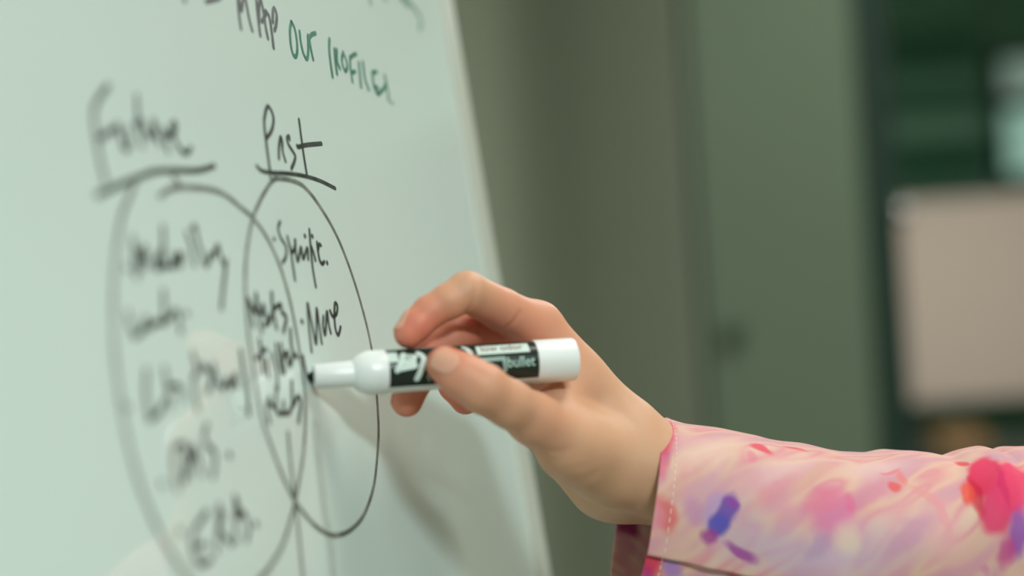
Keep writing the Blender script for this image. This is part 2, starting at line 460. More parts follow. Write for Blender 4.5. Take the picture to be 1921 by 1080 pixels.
word('handwritten_word', 'handwritten word Past', zz(450, 180, 5.4, [
    [(242, 235), (248, 330), (268, 500), (300, 740)], [(244, 240), (262, 140), (285, 105), (325, 170), (338, 250), (318, 350), (268, 425)],
    [(394, 632), (394, 520), (412, 418), (428, 470), (432, 560), (460, 660)],
    [(500, 440), (497, 408), (475, 430), (490, 490), (540, 570), (560, 615), (545, 680), (520, 735)],
    [(597, 240), (620, 420), (645, 600), (675, 788)], [(578, 505), (590, 515), (680, 495), (825, 482)]]), M_INK, 1.9)
word('underline', 'underline below Past', zz(450, 180, 5.4, [
    [(168, 705), (210, 752), (300, 775), (480, 785), (640, 808), (800, 855), (965, 935)]]), M_INK, 1.7)
word('drawn_oval', 'right oval headed Past', [[(520, 334), (508, 342), (488, 375), (471, 420), (460, 500), (463, 600), (477, 710), (490.5, 783), (510, 841), (532, 897),
    (554, 941), (585, 980), (610, 999), (629, 1004), (654, 996), (677, 974), (691, 945), (702, 905), (708, 849), (710, 808), (708, 760), (702, 690), (690, 620),
    (665, 530), (635, 450), (603, 392), (572, 352), (545, 338), (514, 334)], [(506, 330), (510, 342)]], M_INKT, 1.9)
word('drawn_oval', 'left oval headed Future', [[(299, 368), (318, 355), (343, 351), (379, 353), (405, 358), (427, 369), (450, 388), (473, 408), (500, 445), (525, 500), (545, 570),
    (560, 650), (571, 730), (572.5, 780), (571, 822), (567, 863), (557, 919), (549, 958), (532, 1016), (513, 1052), (490, 1082), (440, 1130), (400, 1135), (375, 1112),
    (350, 1080), (320, 1035), (290, 980), (262, 910), (240, 830), (222, 730), (213, 640), (212, 540), (218, 460), (229, 400), (239, 376), (252, 343)], [(320, 323), (336, 347)]], M_INKT, 1.9)
word('drawn_line', 'line running down from the overlap of the ovals', [[(540, 811), (543, 849), (550, 913), (556, 960), (563, 1030), (568, 1080), (573, 1130)]], M_INKT, 2.0)
word('drawn_line', 'short line beside the marker tip', [[(568, 668), (572, 690), (577, 708)]], M_INK, 2.0)
word('erased_trace', 'faint trace of an erased line', [[(592, 800), (600, 880), (610, 960), (622, 1040), (628, 1110)]], M_SMEAR, 6.0)
word('handwritten_word', 'handwritten word Industry', zz(210, 400, 4.32, [
    [(165, 190), (185, 400), (200, 520)], [(215, 300), (236, 470), (240, 380), (265, 270), (292, 420)],
    [(400, 300), (350, 395), (358, 450), (405, 420)], [(412, 110), (415, 280), (405, 420), (450, 425), (490, 430)],
    [(490, 330), (500, 425), (540, 330), (552, 430)], [(570, 330), (548, 425)],
    [(605, 160), (640, 260), (665, 420)], [(650, 120), (672, 105), (690, 200), (720, 300), (762, 425), (800, 330), (820, 350), (855, 260), (872, 320), (910, 430)],
    [(925, 385), (915, 480), (905, 560), (885, 770)]]), M_INK, 2.0, zd(210, 400, 4.32, [(115, 440)]), 1.3)
word('handwritten_word', 'blurred handwritten word under Industry', zz(210, 400, 4.32, [
    [(125, 805), (150, 920), (178, 1000)], [(178, 990), (240, 960), (275, 845), (290, 930), (340, 890), (385, 885)],
    [(415, 630), (420, 830), (400, 890), (460, 850), (515, 785), (540, 850), (556, 960)]]), M_INK, 2.0, zd(210, 400, 4.32, [(605, 810)]), 1.2)
word('handwritten_word', 'blurred long handwritten word across the middle of the left oval', zz(220, 620, 5.4, [
    [(292, 400), (285, 600), (300, 760), (328, 910)], [(325, 890), (420, 830), (480, 700)], [(475, 380), (500, 540), (545, 770)],
    [(510, 560), (580, 560), (640, 575), (672, 700)], [(760, 225), (805, 400), (770, 480), (785, 620), (812, 800)],
    [(865, 340), (860, 400)], [(895, 370), (955, 470), (915, 620)], [(970, 340), (1010, 520), (1070, 580), (1110, 490), (1150, 575), (1190, 440), (1205, 560)],
    [(1245, 200), (1275, 420), (1320, 600)], [(1300, 540), (1325, 700), (1325, 850)]]), M_INK, 2.0, zd(220, 620, 5.4, [(98, 775)]), 1.2)
word('handwritten_word', 'handwritten word Meets', zz(440, 530, 3.724, [
    [(92, 110), (110, 200), (132, 305)], [(95, 120), (125, 175), (148, 205), (148, 75)], [(150, 80), (170, 230), (188, 345)], [(188, 220), (200, 155), (215, 230), (235, 250)],
    [(258, 70), (264, 180), (292, 318)], [(208, 297), (245, 268), (265, 198), (318, 152), (328, 205), (360, 245), (340, 345)]]), M_INK, 2.0)
word('handwritten_word', 'handwritten word digital', zz(440, 530, 3.724, [
    [(172, 400), (185, 470), (218, 468)], [(42, 490), (62, 640)], [(150, 530), (185, 510), (200, 620)], [(222, 540), (236, 655)], [(262, 495), (290, 600), (302, 740)],
    [(288, 430), (308, 520), (332, 630)], [(322, 430), (346, 630)], [(338, 525), (368, 485), (375, 560), (390, 570), (412, 500), (435, 520)],
    [(388, 325), (396, 440), (412, 500)]]), M_INK, 2.0)
word('handwritten_word', 'handwritten word needs', zz(440, 530, 3.724, [
    [(244, 805), (225, 870), (240, 975)], [(236, 835), (265, 860), (290, 885)], [(290, 725), (292, 890), (335, 912), (342, 835)], [(335, 905), (375, 912), (405, 850)],
    [(398, 690), (406, 850), (440, 795), (462, 840), (445, 975)]]), M_INK, 2.0)
word('handwritten_word', 'handwritten word Specific', zz(480, 400, 3.855, [
    [(174, 60), (160, 105), (175, 170), (215, 240), (216, 310), (193, 356)],
    [(226, 170), (250, 270), (268, 390), (282, 482)], [(240, 230), (262, 280), (280, 240), (282, 185), (288, 290), (303, 345), (325, 245), (340, 330), (370, 250), (377, 332)],
    [(385, 118), (395, 250), (410, 400), (432, 530)], [(400, 240), (415, 285), (428, 338)], [(440, 212), (450, 290), (460, 340), (478, 366), (492, 350)], [(470, 232), (458, 225), (450, 262)]]),
    M_INK, 1.7, zd(480, 400, 3.855, [(131, 187), (353, 164), (407, 166), (514, 358)]), 1.1)
word('handwritten_word', 'handwritten word More', zz(480, 400, 3.855, [
    [(402, 1000), (385, 850), (372, 650), (400, 780), (435, 945), (437, 690), (455, 800), (475, 940)],
    [(486, 745), (484, 820), (500, 875), (512, 710), (525, 800), (540, 865)],
    [(535, 705), (555, 745), (582, 725), (587, 668), (570, 652), (566, 740), (575, 840), (595, 878), (611, 822)]]),
    M_INK, 1.7, zd(480, 400, 3.855, [(331, 782)]), 1.2)
word('handwritten_word', 'handwritten letters OMS', zz(280, 780, 3.6, [
    [(168, 215), (165, 350), (192, 500)], [(168, 215), (238, 190), (246, 330), (230, 440)], [(240, 195), (285, 305), (305, 200), (355, 400)], [(262, 420), (268, 330)],
    [(387, 60), (370, 130), (390, 200), (442, 255), (430, 415)]]), M_INK, 2.0, zd(280, 780, 3.6, [(85, 460), (540, 265)]), 1.4)
word('handwritten_word', 'handwritten letters ERR', zz(280, 780, 3.6, [
    [(388, 645), (310, 760), (286, 860), (310, 970), (350, 1003), (412, 968)], [(322, 885), (372, 862)],
    [(470, 600), (465, 750), (452, 920)], [(470, 605), (498, 680), (468, 752), (555, 870)],
    [(578, 540), (580, 700), (582, 850)], [(580, 545), (604, 620), (590, 680), (640, 660), (668, 760), (656, 845)]]),
    M_INK, 2.0, zd(280, 780, 3.6, [(205, 780), (718, 730)]), 1.4)

# ------------------------------------------------------------------ dry-erase marker
MT = C3(576, 707, 1000.0/board_inv(576, 707)-0.3); ME = C3(1077, 673.5, 618.0)
ML = np.linalg.norm(ME-MT)
EAx = (ME-MT)/ML
ECam = -(MT+ME)/2; ECam -= np.dot(ECam, EAx)*EAx; ECam /= np.linalg.norm(ECam)   # towards the camera
ETop = np.cross(ECam, EAx)
if ETop[1] < 0: ETop = -ETop
def apx(px):
    """distance along the marker (mm) whose axis point is seen at column px"""
    lo, hi = -5.0, ML+5
    for _ in range(40):
        mid = (lo+hi)/2; p = MT + EAx*mid
        if CX + FPX*p[0]/p[2] < px: lo = mid
        else: hi = mid
    return lo
def mk_lathe(name, prof, material, parent, seg=56, cap=True):
    V, F = lathe_vf(prof, MT, EAx, ECam, ETop, seg, cap)
    o = mesh_obj(name, cam2world(np.array(V)), F, material, parent, True)
    md = o.modifiers.new('edges', 'EDGE_SPLIT'); md.split_angle = math.radians(50)
    return o
RB, RC, RE = 7.95, 8.25, 8.35
mk = empty('dry_erase_marker', 'white and black dry-erase marker held against the whiteboard', 'marker')
a1, a2, a3, a4, a5 = apx(588), apx(662), apx(690), apx(722), apx(1000)
mk_lathe('nib', [(0.3, 0.5), (0.8, 1.3), (2.0, 2.1), (a1+1, 2.3)], M_NIB, mk, 24)
mk_lathe('nib_holder', [(a1-0.2, 2.6), (a1, 4.1), (a1+0.5, 4.45), (a2-3, 4.75), (a2, 4.9)], M_WHITEPL, mk)
mk_lathe('shoulder', [(a2-0.3, 4.9), (a2+0.2, 5.4), (a2+1.2, 6.3), (a2+2.6, 7.2), (a3-1.0, 7.9), (a3+0.6, RC), (a4-0.5, RC), (a4, RC-0.1)], M_WHITEPL, mk)
mk_lathe('barrel', [(a4-0.1, RB-0.1), (a4+0.1, RB), (a5-0.1, RB+0.1), (a5, RB)], M_WHITEPL, mk)
mk_lathe('end_plug', [(a5-0.05, RE-0.25), (a5+0.15, RE), (ML-1.2, RE), (ML-0.5, RE-0.25), (ML-0.12, RE-0.8), (ML, RE-1.5)], M_WHITEPL, mk)
def cyl(a, ang, r):
    return MT + EAx*a + r*(math.cos(ang)*ECam + math.sin(ang)*ETop)
def cyl_patch(name, a0, a1, g0, g1, r, material, parent, na=2, ng=48):
    V = []; F = []
    for i in range(na+1):
        for j in range(ng+1):
            V.append(cyl(a0+(a1-a0)*i/na, math.radians(g0+(g1-g0)*j/ng), r))
    for i in range(na):
        for j in range(ng):
            k = i*(ng+1)+j
            F.append((k, k+1, k+ng+2, k+ng+1))
    return mesh_obj(name, cam2world(np.array(V)), F, material, parent, True)
RL = RB + 0.15
lab = cyl_patch('label_film', a4+0.1, a5-0.15, -47, 215, RL, M_LABEL, mk, 2, 90)
def mpx(px, py):
    """pixel -> (distance along, arc angle) on the label"""
    a = apx(px)
    for _ in range(3):
        p = MT + EAx*a
        rp = FPX*RL/p[2]
        ya = CY - FPX*p[1]/p[2]
        s = max(-0.97, min(0.97, (ya-py)/rp))
        g = math.asin(s)
    return a, g
def cyl_ribbon(name, strokes, w, material, parent, r=None):
    r = r or RL+0.06
    parts = []
    for st in strokes:
        parts.append(ribbon(catmull([(mpx(*p)[0], mpx(*p)[1]*RL) for p in st], 6), w, 0))
    V, F = merge(parts)
    V = [cyl(v[0], v[1]/RL, r) for v in V]
    return mesh_obj(name, cam2world(np.array(V)), F, material, parent)
def LZ(x, y): return (680+x/8.306, 630+y/8.306)
cyl_ribbon('logo', [[LZ(600, 290), LZ(540, 420), LZ(465, 545)], [LZ(570, 320), LZ(770, 330)], [LZ(500, 520), LZ(740, 470)],
                    [LZ(540, 420), LZ(740, 400)]], 2.0, M_PRINTW, lab)
cyl_ribbon('logo', [[LZ(830, 270), LZ(895, 350), LZ(850, 500), LZ(765, 670)]], 2.1, M_PRINTW, lab)
cyl_ribbon('logo', [[LZ(925, 620), LZ(960, 700)]], 0.6, M_PRINTG, lab)
cyl_ribbon('logo', [[(866, 652), (872, 656), (876, 664)]], 1.7, M_PRINTW, lab)
cyl_patch('label_tab', a4+0.12, apx(741), 24, 58, RL+0.05, M_PRINTW, lab, 2, 12)
cyl_ribbon('symbol_frame', [[(880, 674.5), (905, 673), (933, 671), (936.5, 673), (938.5, 695)], [(880, 678), (932, 675)], [(933, 675), (935, 697)]], 0.5, M_PRINTG, lab)
def text_on_label(name, body, pa, pb, py_mid, height_mm, material, parent, r):
    cu = bpy.data.curves.new(name, 'FONT'); cu.body = body; cu.size = 1.0; cu.offset = 0.012
    to = bpy.data.objects.new(name, cu); COL.objects.link(to)
    dg = bpy.context.evaluated_depsgraph_get()
    me = bpy.data.meshes.new_from_object(to.evaluated_get(dg))
    bm = bmesh.new(); bm.from_mesh(me)
    ys = [v.co.y for v in bm.verts]; y0_, y1_ = min(ys), max(ys)
    for k in range(1, 10):                     # cut across so the letters can bend round the barrel
        bmesh.ops.bisect_plane(bm, geom=list(bm.verts)+list(bm.edges)+list(bm.faces), plane_co=(0, y0_+(y1_-y0_)*k/10, 0), plane_no=(0, 1, 0))
    bm.to_mesh(me); bm.free()
    co = np.array([v.co[:] for v in me.vertices]); fs = [tuple(p.vertices) for p in me.polygons]
    bpy.data.objects.remove(to, do_unlink=True); bpy.data.meshes.remove(me)
    mn, mx = co.min(0), co.max(0)
    a_0, a_1 = mpx(pa, py_mid)[0], mpx(pb, py_mid)[0]
    g = mpx((pa+pb)/2, py_mid)[1]
    V = []
    for c in co:
        t = (c[0]-mn[0])/(mx[0]-mn[0]); h = ((c[1]-mn[1])/(mx[1]-mn[1])-0.5)*height_mm
        V.append(cyl(a_0+(a_1-a_0)*t, g+h/RL, r))
    o = mesh_obj(name, cam2world(np.array(V)), fs, material, parent)
    return o
text_on_label('bullet_lettering', 'bullet', 941, 992, 678.5, 3.9, M_PRINTG, lab, RL+0.06)
bad = cyl_patch('badge', mpx(888, 652)[0], mpx(985, 652)[0], 29, 62, RL+0.06, M_PRINTW, lab, 4, 12)
text_on_label('badge_lettering', 'low odor', 896, 974, 653.0, 2.9, M_PRINTD, bad, RL+0.12)

# ------------------------------------------------------------------ person: hand and forearm grown from a distance field
def roundcone(X, a, b, r1, r2):
    ba = b-a; l2 = float(np.dot(ba, ba)); rr = r1-r2
    a2 = l2-rr*rr; il2 = 1.0/l2
    pa = X-a.astype(np.float32)
    y = pa@ba.astype(np.float32)
    z = y-l2
    w = pa*l2-y[..., None]*ba.astype(np.float32)
    x2 = np.einsum('...i,...i->...', w, w)
    y2 = y*y*l2; z2 = z*z*l2
    k = np.sign(rr)*rr*rr*x2
    d3 = (np.sqrt(np.maximum(x2*a2*il2, 0))+y*rr)*il2-r1
    d1 = np.sqrt(x2+z2)*il2-r2
    d2 = np.sqrt(x2+y2)*il2-r1
    return np.where(np.sign(z)*a2*z2 > k, d1, np.where(np.sign(y)*a2*y2 < k, d2, d3)).astype(np.float32)

def smin(a, b, k):
    h = np.maximum(k-np.abs(a-b), 0)/k
    return np.minimum(a, b)-h*h*k*0.25

def ell(X, c, ax, r):
    """ellipsoid; ax rows = axes, r = radii"""
    q = (X-c.astype(np.float32))@np.array(ax, np.float32).T
    r = np.array(r, np.float32)
    k0 = np.sqrt(((q/r)**2).sum(-1)); k1 = np.sqrt(((q/(r*r))**2).sum(-1))
    return (k0*(k0-1)/np.maximum(k1, 1e-6)).astype(np.float32)

J = lambda px, py, d: C3(px, py, float(d))
FING = {   # joints (pixel column, row, depth mm) with radii mm, knuckle to tip
    'index':  [(1008, 613, 637, 9.2), (940, 580, 622, 8.3), (876, 547, 607, 7.7), (840, 566, 603.5, 6.7), (806, 585, 602, 6.3), (783, 608, 600, 6.1), (767, 625, 598.5, 5.7)],
    'middle': [(1004, 622, 656, 9.4), (955, 618, 645, 8.4), (895, 608, 632, 7.9), (846, 633, 623, 7.1), (802, 667, 616, 6.7), (779, 712, 614, 6.6), (763, 752, 613, 6.1)],
    'ring':   [(1002, 652, 675, 9.0), (940, 655, 663, 8.0), (868, 664, 650, 7.4), (856, 694, 642, 6.7), (853, 722, 636, 6.4), (873, 750, 633, 5.8)],
    'little': [(1002, 698, 691, 8.2), (955, 698, 680, 7.0), (905, 702, 668, 6.3), (900, 725, 661, 5.8), (901, 747, 655, 5.5), (924, 764, 651, 5.0)],
}
THUMB = [(1122, 872, 632, 13.5), (1066, 830, 616, 11.4), (1000, 785, 603, 9.6), (955, 757, 593, 8.6), (905, 728, 586, 8.9), (868, 706, 586, 8.2), (835, 684, 588.5, 7.0)]
def chain(X, pts, k=1.6):
    d = None
    for p, q in zip(pts[:-1], pts[1:]):
        e = roundcone(X, J(*p[:3]), J(*q[:3]), p[3], q[3])
        d = e if d is None else smin(d, e, k)
    return d
def hand_sdf(X):
    X = X.astype(np.float32)
    rc = lambda p, q: roundcone(X, J(*p[:3]), J(*q[:3]), p[3], q[3])
    palm = rc((1008, 613, 637, 9.3), (1162, 795, 643, 11.5))
    for p, q in (((1004, 622, 656, 9.5), (1172, 820, 653, 12.5)), ((1002, 652, 675, 9.2), (1168, 855, 667, 13)), ((1002, 698, 691, 8.5), (1150, 890, 675, 13))):
        palm = smin(palm, rc(p, q), 8)
    # palm flesh, hypothenar, wrist, forearm
    palm = smin(palm, rc((1040, 705, 662, 13), (1120, 840, 658, 16)), 10)
    palm = smin(palm, rc((1075, 860, 674, 11), (1128, 905, 668, 13.2)), 10)
    arm = smin(rc((1190, 872, 638, 18.0), (1290, 905, 642, 17.5)), rc((1200, 893, 662, 17.5), (1290, 915, 662, 17.5)), 10)
    arm = smin(arm, smin(rc((1290, 905, 642, 17.5), (1800, 1010, 646, 22)), rc((1290, 915, 662, 17.5), (1800, 1010, 664, 22)), 10), 6)
    palm = smin(palm, arm, 16)
    # web between thumb and index
    palm = smin(palm, rc((1035, 770, 622, 8.5), (1075, 715, 640, 8)), 10)
    th = chain(X, THUMB, 3.0)
    th = smin(th, ell(X, J(1090, 842, 622), np.eye(3), (14, 11, 12)), 12)
    out = smin(palm, th, 11)
    base = palm
    for n, pts in FING.items():
        f = chain(X, pts)
        out = smin(out, smin(base, f, 7), 0.9) if n != 'index' else smin(out, f, 6)
    return out

# voxel grid + surface nets
H = 1.1
lo = np.array([-58.0, -125.0, 572.0]); hi = np.array([140.0, 16.0, 716.0])
nx, ny, nz = [int(v) for v in np.ceil((hi-lo)/H)]
gx = lo[0]+H*np.arange(nx); gy = lo[1]+H*np.arange(ny); gz = lo[2]+H*np.arange(nz)
Fld = np.empty((nx, ny, nz), np.float32)
for i0 in range(0, nx, 24):
    G = np.stack(np.meshgrid(gx[i0:i0+24], gy, gz, indexing='ij'), -1)
    Fld[i0:i0+24] = hand_sdf(G)
Fld[-1] = np.abs(Fld[-1])+0.1
def surface_nets(F):
    S = F < 0
    c = np.zeros(tuple(np.array(F.shape)-1), np.int8)
    corners = [(i, j, k) for i in (0, 1) for j in (0, 1) for k in (0, 1)]
    sl = lambda o: tuple(slice(o[a], F.shape[a]-1+o[a]) for a in range(3))
    for o in corners: c += S[sl(o)]
    act = np.argwhere((c > 0) & (c < 8))
    idx = np.full(c.shape, -1, np.int64); idx[tuple(act.T)] = np.arange(len(act))
    vals = np.stack([F[tuple((act+np.array(o)).T)] for o in corners], 1)
    acc = np.zeros((len(act), 3)); cnt = np.zeros(len(act))
    for a in range(8):
        for b in range(a+1, 8):
            da = np.array(corners[b])-np.array(corners[a])
            if np.abs(da).sum() != 1: continue
            va, vb = vals[:, a], vals[:, b]
            mk_ = (va < 0) != (vb < 0)
            t = np.where(mk_, va/np.where(mk_, va-vb, 1), 0)
            acc += mk_[:, None]*(np.array(corners[a])+t[:, None]*da); cnt += mk_
    V = act+acc/cnt[:, None]
    faces = []
    for ax in range(3):
        b, cx = [(1, 2), (2, 0), (0, 1)][ax]
        s0 = [slice(None)]*3; s1 = [slice(None)]*3
        s0[ax] = slice(0, -1); s1[ax] = slice(1, None)
        A = S[tuple(s0)]; B = S[tuple(s1)]
        e = np.argwhere(A != B)
        e = e[(e[:, b] > 0) & (e[:, cx] > 0) & (e[:, b] < c.shape[b]) & (e[:, cx] < c.shape[cx])]
        fl = A[tuple(e.T)]
        ob = np.zeros(3, int); ob[b] = 1; oc = np.zeros(3, int); oc[cx] = 1
        q = np.stack([idx[tuple((e-ob-oc).T)], idx[tuple((e-oc).T)], idx[tuple(e.T)], idx[tuple((e-ob).T)]], 1)
        q[~fl] = q[~fl][:, ::-1]
        faces.append(q)
    return V, np.concatenate(faces)
HV, HF = surface_nets(Fld)
HV = lo+HV*H
def sdf_grad(X):
    e = 0.25; g = []
    for a in range(3):
        o = np.zeros(3); o[a] = e
        g.append((hand_sdf(X+o)-hand_sdf(X-o))/(2*e))
    g = np.stack(g, -1).astype(float)
    return g/np.maximum(np.linalg.norm(g, axis=-1, keepdims=True), 1e-6)
inner = HV[:, 0] < hi[0]-2.5
gN = sdf_grad(HV)
HV[inner] -= (hand_sdf(HV)[:, None]*gN)[inner]
pxs = CX+FPX*HV[:, 0]/HV[:, 2]; pys = CY-FPX*HV[:, 1]/HV[:, 2]
facing = -gN[:, 2]
# shallow skin creases, given as polylines over the side of the hand that faces the thumb
def seg_dist(px, py, poly):
    d = np.full(len(px), 1e9)
    for (ax, ay), (bx, by) in zip(poly[:-1], poly[1:]):
        vx, vy = bx-ax, by-ay
        t = np.clip(((px-ax)*vx+(py-ay)*vy)/(vx*vx+vy*vy), 0, 1)
        d = np.minimum(d, np.hypot(px-ax-t*vx, py-ay-t*vy))
    return d
CREASES = [([(992, 842), (1015, 846), (1045, 848), (1068, 846)], 8, 0.4), ([(1005, 862), (1035, 864), (1065, 860)], 7, 0.22),
           ([(1045, 897), (1070, 900), (1100, 896), (1120, 888)], 9, 0.32), ([(1035, 882), (1070, 880), (1105, 872)], 7, 0.2),
           ([(1075, 917), (1105, 930), (1140, 934)], 10, 0.3), ([(1150, 952), (1180, 952), (1205, 945)], 8, 0.2),
           ([(893, 513), (893, 545), (884, 575), (874, 586)], 4, 0.6), ([(976, 586), (966, 603), (950, 616)], 4, 0.7),
           ([(1035, 735), (1020, 722), (1000, 712)], 7, 0.4),
           ([(823, 600), (818, 590)], 4, 0.3), ([(905, 700), (918, 712), (922, 728)], 6, 0.22), ([(893, 694), (903, 706)], 5, 0.2)]
disp = np.zeros(len(HV))
for poly, w, amp in CREASES:
    d = seg_dist(pxs, pys, poly)
    disp += amp*np.exp(-(d/w)**2)*np.clip(facing*2+0.2, 0, 1)
HV = HV-gN*disp[:, None]
# redness of the skin: finger ends, knuckles, pads
red = np.zeros(len(HV))
for n, pts in list(FING.items())+[('thumb', THUMB)]:
    tip = J(*pts[-1][:3]); dp = J(*pts[-3][:3])
    red += 0.9*np.exp(-(np.linalg.norm(HV-tip, axis=1)/13.0)**2)
    red += 0.35*np.exp(-(np.linalg.norm(HV-dp, axis=1)/12.0)**2)
for p, r, a in (((1008, 613, 637), 14, 0.35), ((1000, 785, 603), 16, 0.3), ((925, 600, 620), 16, 0.45), ((1040, 700, 640), 18, 0.3), ((893, 624, 630), 22, 0.5), ((868, 690, 645), 26, 0.5)):
    red += a*np.exp(-(np.linalg.norm(HV-J(*p), axis=1)/r)**2)
red = np.clip(red, 0, 1)

def skin_material():
    M = bpy.data.materials.new('skin'); M.use_nodes = True
    nt = M.node_tree; b = nt.nodes['Principled BSDF']
    at = nt.nodes.new('ShaderNodeAttribute'); at.attribute_name = 'redness'
    tc = nt.nodes.new('ShaderNodeTexCoord')
    n = nt.nodes.new('ShaderNodeTexNoise'); n.inputs['Scale'].default_value = 55; n.inputs['Detail'].default_value = 5
    nt.links.new(tc.outputs['Object'], n.inputs['Vector'])
    m0 = nt.nodes.new('ShaderNodeMix'); m0.data_type = 'RGBA'
    m0.inputs[6].default_value = s2l((203, 155, 120)); m0.inputs[7].default_value = s2l((213, 168, 136))
    nt.links.new(n.outputs['Fac'], m0.inputs[0])
    m1 = nt.nodes.new('ShaderNodeMix'); m1.data_type = 'RGBA'
    m1.inputs[7].default_value = s2l((222, 132, 108))
    nt.links.new(at.outputs['Fac'], m1.inputs[0]); nt.links.new(m0.outputs[2], m1.inputs[6])
    nt.links.new(m1.outputs[2], b.inputs['Base Color'])
    b.inputs['Roughness'].default_value = 0.5
    b.inputs['Specular IOR Level'].default_value = 0.35
    b.inputs['Subsurface Weight'].default_value = 0.35
    b.inputs['Subsurface Radius'].default_value = (1.0, 0.35, 0.18)
    b.inputs['Subsurface Scale'].default_value = 0.004
    v = nt.nodes.new('ShaderNodeTexVoronoi'); v.inputs['Scale'].default_value = 900
    nt.links.new(tc.outputs['Object'], v.inputs['Vector'])
    n2 = nt.nodes.new('ShaderNodeTexNoise'); n2.inputs['Scale'].default_value = 260; n2.inputs['Detail'].default_value = 4
    nt.links.new(tc.outputs['Object'], n2.inputs['Vector'])
    ad = nt.nodes.new('ShaderNodeMath'); ad.operation = 'MULTIPLY_ADD'; ad.inputs[1].default_value = 0.25
    nt.links.new(v.outputs['Distance'], ad.inputs[0]); nt.links.new(n2.outputs['Fac'], ad.inputs[2])
    bp = nt.nodes.new('ShaderNodeBump'); bp.inputs['Strength'].default_value = 0.10; bp.inputs['Distance'].default_value = 0.001
    nt.links.new(ad.outputs[0], bp.inputs['Height']); nt.links.new(bp.outputs['Normal'], b.inputs['Normal'])
    return M
M_SKIN = skin_material()
M_NAIL = mat('fingernail', s2l((226, 166, 140)), 0.38, 0.5, noise=0.03, nscale=300)
M_NAIL.node_tree.nodes['Principled BSDF'].inputs['Subsurface Weight'].default_value = 0.2
M_NAIL.node_tree.nodes['Principled BSDF'].inputs['Subsurface Scale'].default_value = 0.002

person = empty('person', 'right hand and forearm in a pink watercolour-print sleeve, writing with a marker', 'person')
person.location = tuple(float(v) for v in P(1300, 900, 0.65))
PLOC = np.array(person.location)
body = mesh_obj('body', cam2world(HV)-PLOC, HF, M_SKIN, person, True)
at_ = body.data.attributes.new('redness', 'FLOAT', 'POINT'); at_.data.foreach_set('value', red.astype(np.float32))

# fingernails: curved plates laid on the skin
def nail(tip, base, nrm, length, width, setback, label=None):
    tip = J(*tip); base = J(*base)
    a = tip-base; a /= np.linalg.norm(a)
    n = np.array(nrm, float); n -= np.dot(n, a)*a; n /= np.linalg.norm(n)
    b = np.cross(n, a)
    nu, nv = 17, 13
    pts = np.zeros((nu, nv, 3))
    for i in range(nu):
        u = i/(nu-1)*2-1                     # -1 cuticle, 1 free edge
        hw = width/2*(1-abs(u)**4*0.45) if u < 0 else width/2*(1-u**6*0.25)
        hw *= 0.93+0.07*u
        for j in range(nv):
            v = j/(nv-1)*2-1
            x = tip+a*(-setback+u*length/2*(1-0.12*v*v*(1 if u > 0 else 0.9)))+b*hw*v*1.0
            x = x+n*7.0*math.cos(min(1.2, abs(v)*0.9))
            pts[i, j] = x
    X = pts.reshape(-1, 3)
    # walk down onto the skin
    for _ in range(40):
        d = hand_sdf(X)
        X = X-n*np.clip(d, -1.5, 1.5)[:, None]*0.7
    X = X+n*0.14
    V = list(X); F = []
    for i in range(nu-1):
        for j in range(nv-1):
            k = i*nv+j
            F.append((k, k+1, k+nv+1, k+nv))
    o = mesh_obj('fingernail', cam2world(np.array(V))-PLOC, F, M_NAIL, person, True)
    md = o.modifiers.new('thickness', 'SOLIDIFY'); md.thickness = 0.0004; md.offset = 0
    if label: o['label'] = label
    return o
nail((835, 684, 588.5), (868, 706, 586), (-0.25, 0.42, -0.87), 11.0, 10.0, 1.6, 'thumbnail with pale lunula')
nail((767, 625, 598.5), (783, 608, 600), (-0.86, 0.45, -0.22), 10.0, 8.2, 1.8, 'pale nail of the index finger')
nail((763, 752, 613), (779, 712, 614), (-0.98, 0.0, 0.15), 10.0, 8.4, 1.5)

# ------------------------------------------------------------------ sleeve: one spiral of cloth with an overlapping hem
TOPX = [1150, 1226, 1262, 1330, 1400, 1430, 1500, 1540, 1570, 1620, 1650, 1700, 1735, 1768, 1790, 1830, 1845, 1862, 1885, 1921, 2000, 2120, 2250, 2400]
TOPY = [780, 788, 799, 807, 822, 831, 838, 848, 853, 855, 850, 849, 853, 860, 850, 840, 842, 855, 843, 841, 850, 846, 860, 880]
def smoothnp(x, xs, ys):
    return sum(np.interp(x+o, xs, ys)*w for o, w in ((-9, 0.25), (0, 0.5), (9, 0.25)))
rng = np.random.RandomState(4)
NS, NQ = 340, 260
from mathutils import noise as mnoise
SV = np.zeros((NS+1, NQ+1, 3)); SPX = np.zeros((NS+1, NQ+1, 2)); SUV = np.zeros((NS+1, NQ+1, 2)); SNRM = np.zeros((NS+1, NQ+1, 3))
DMID = 652.0
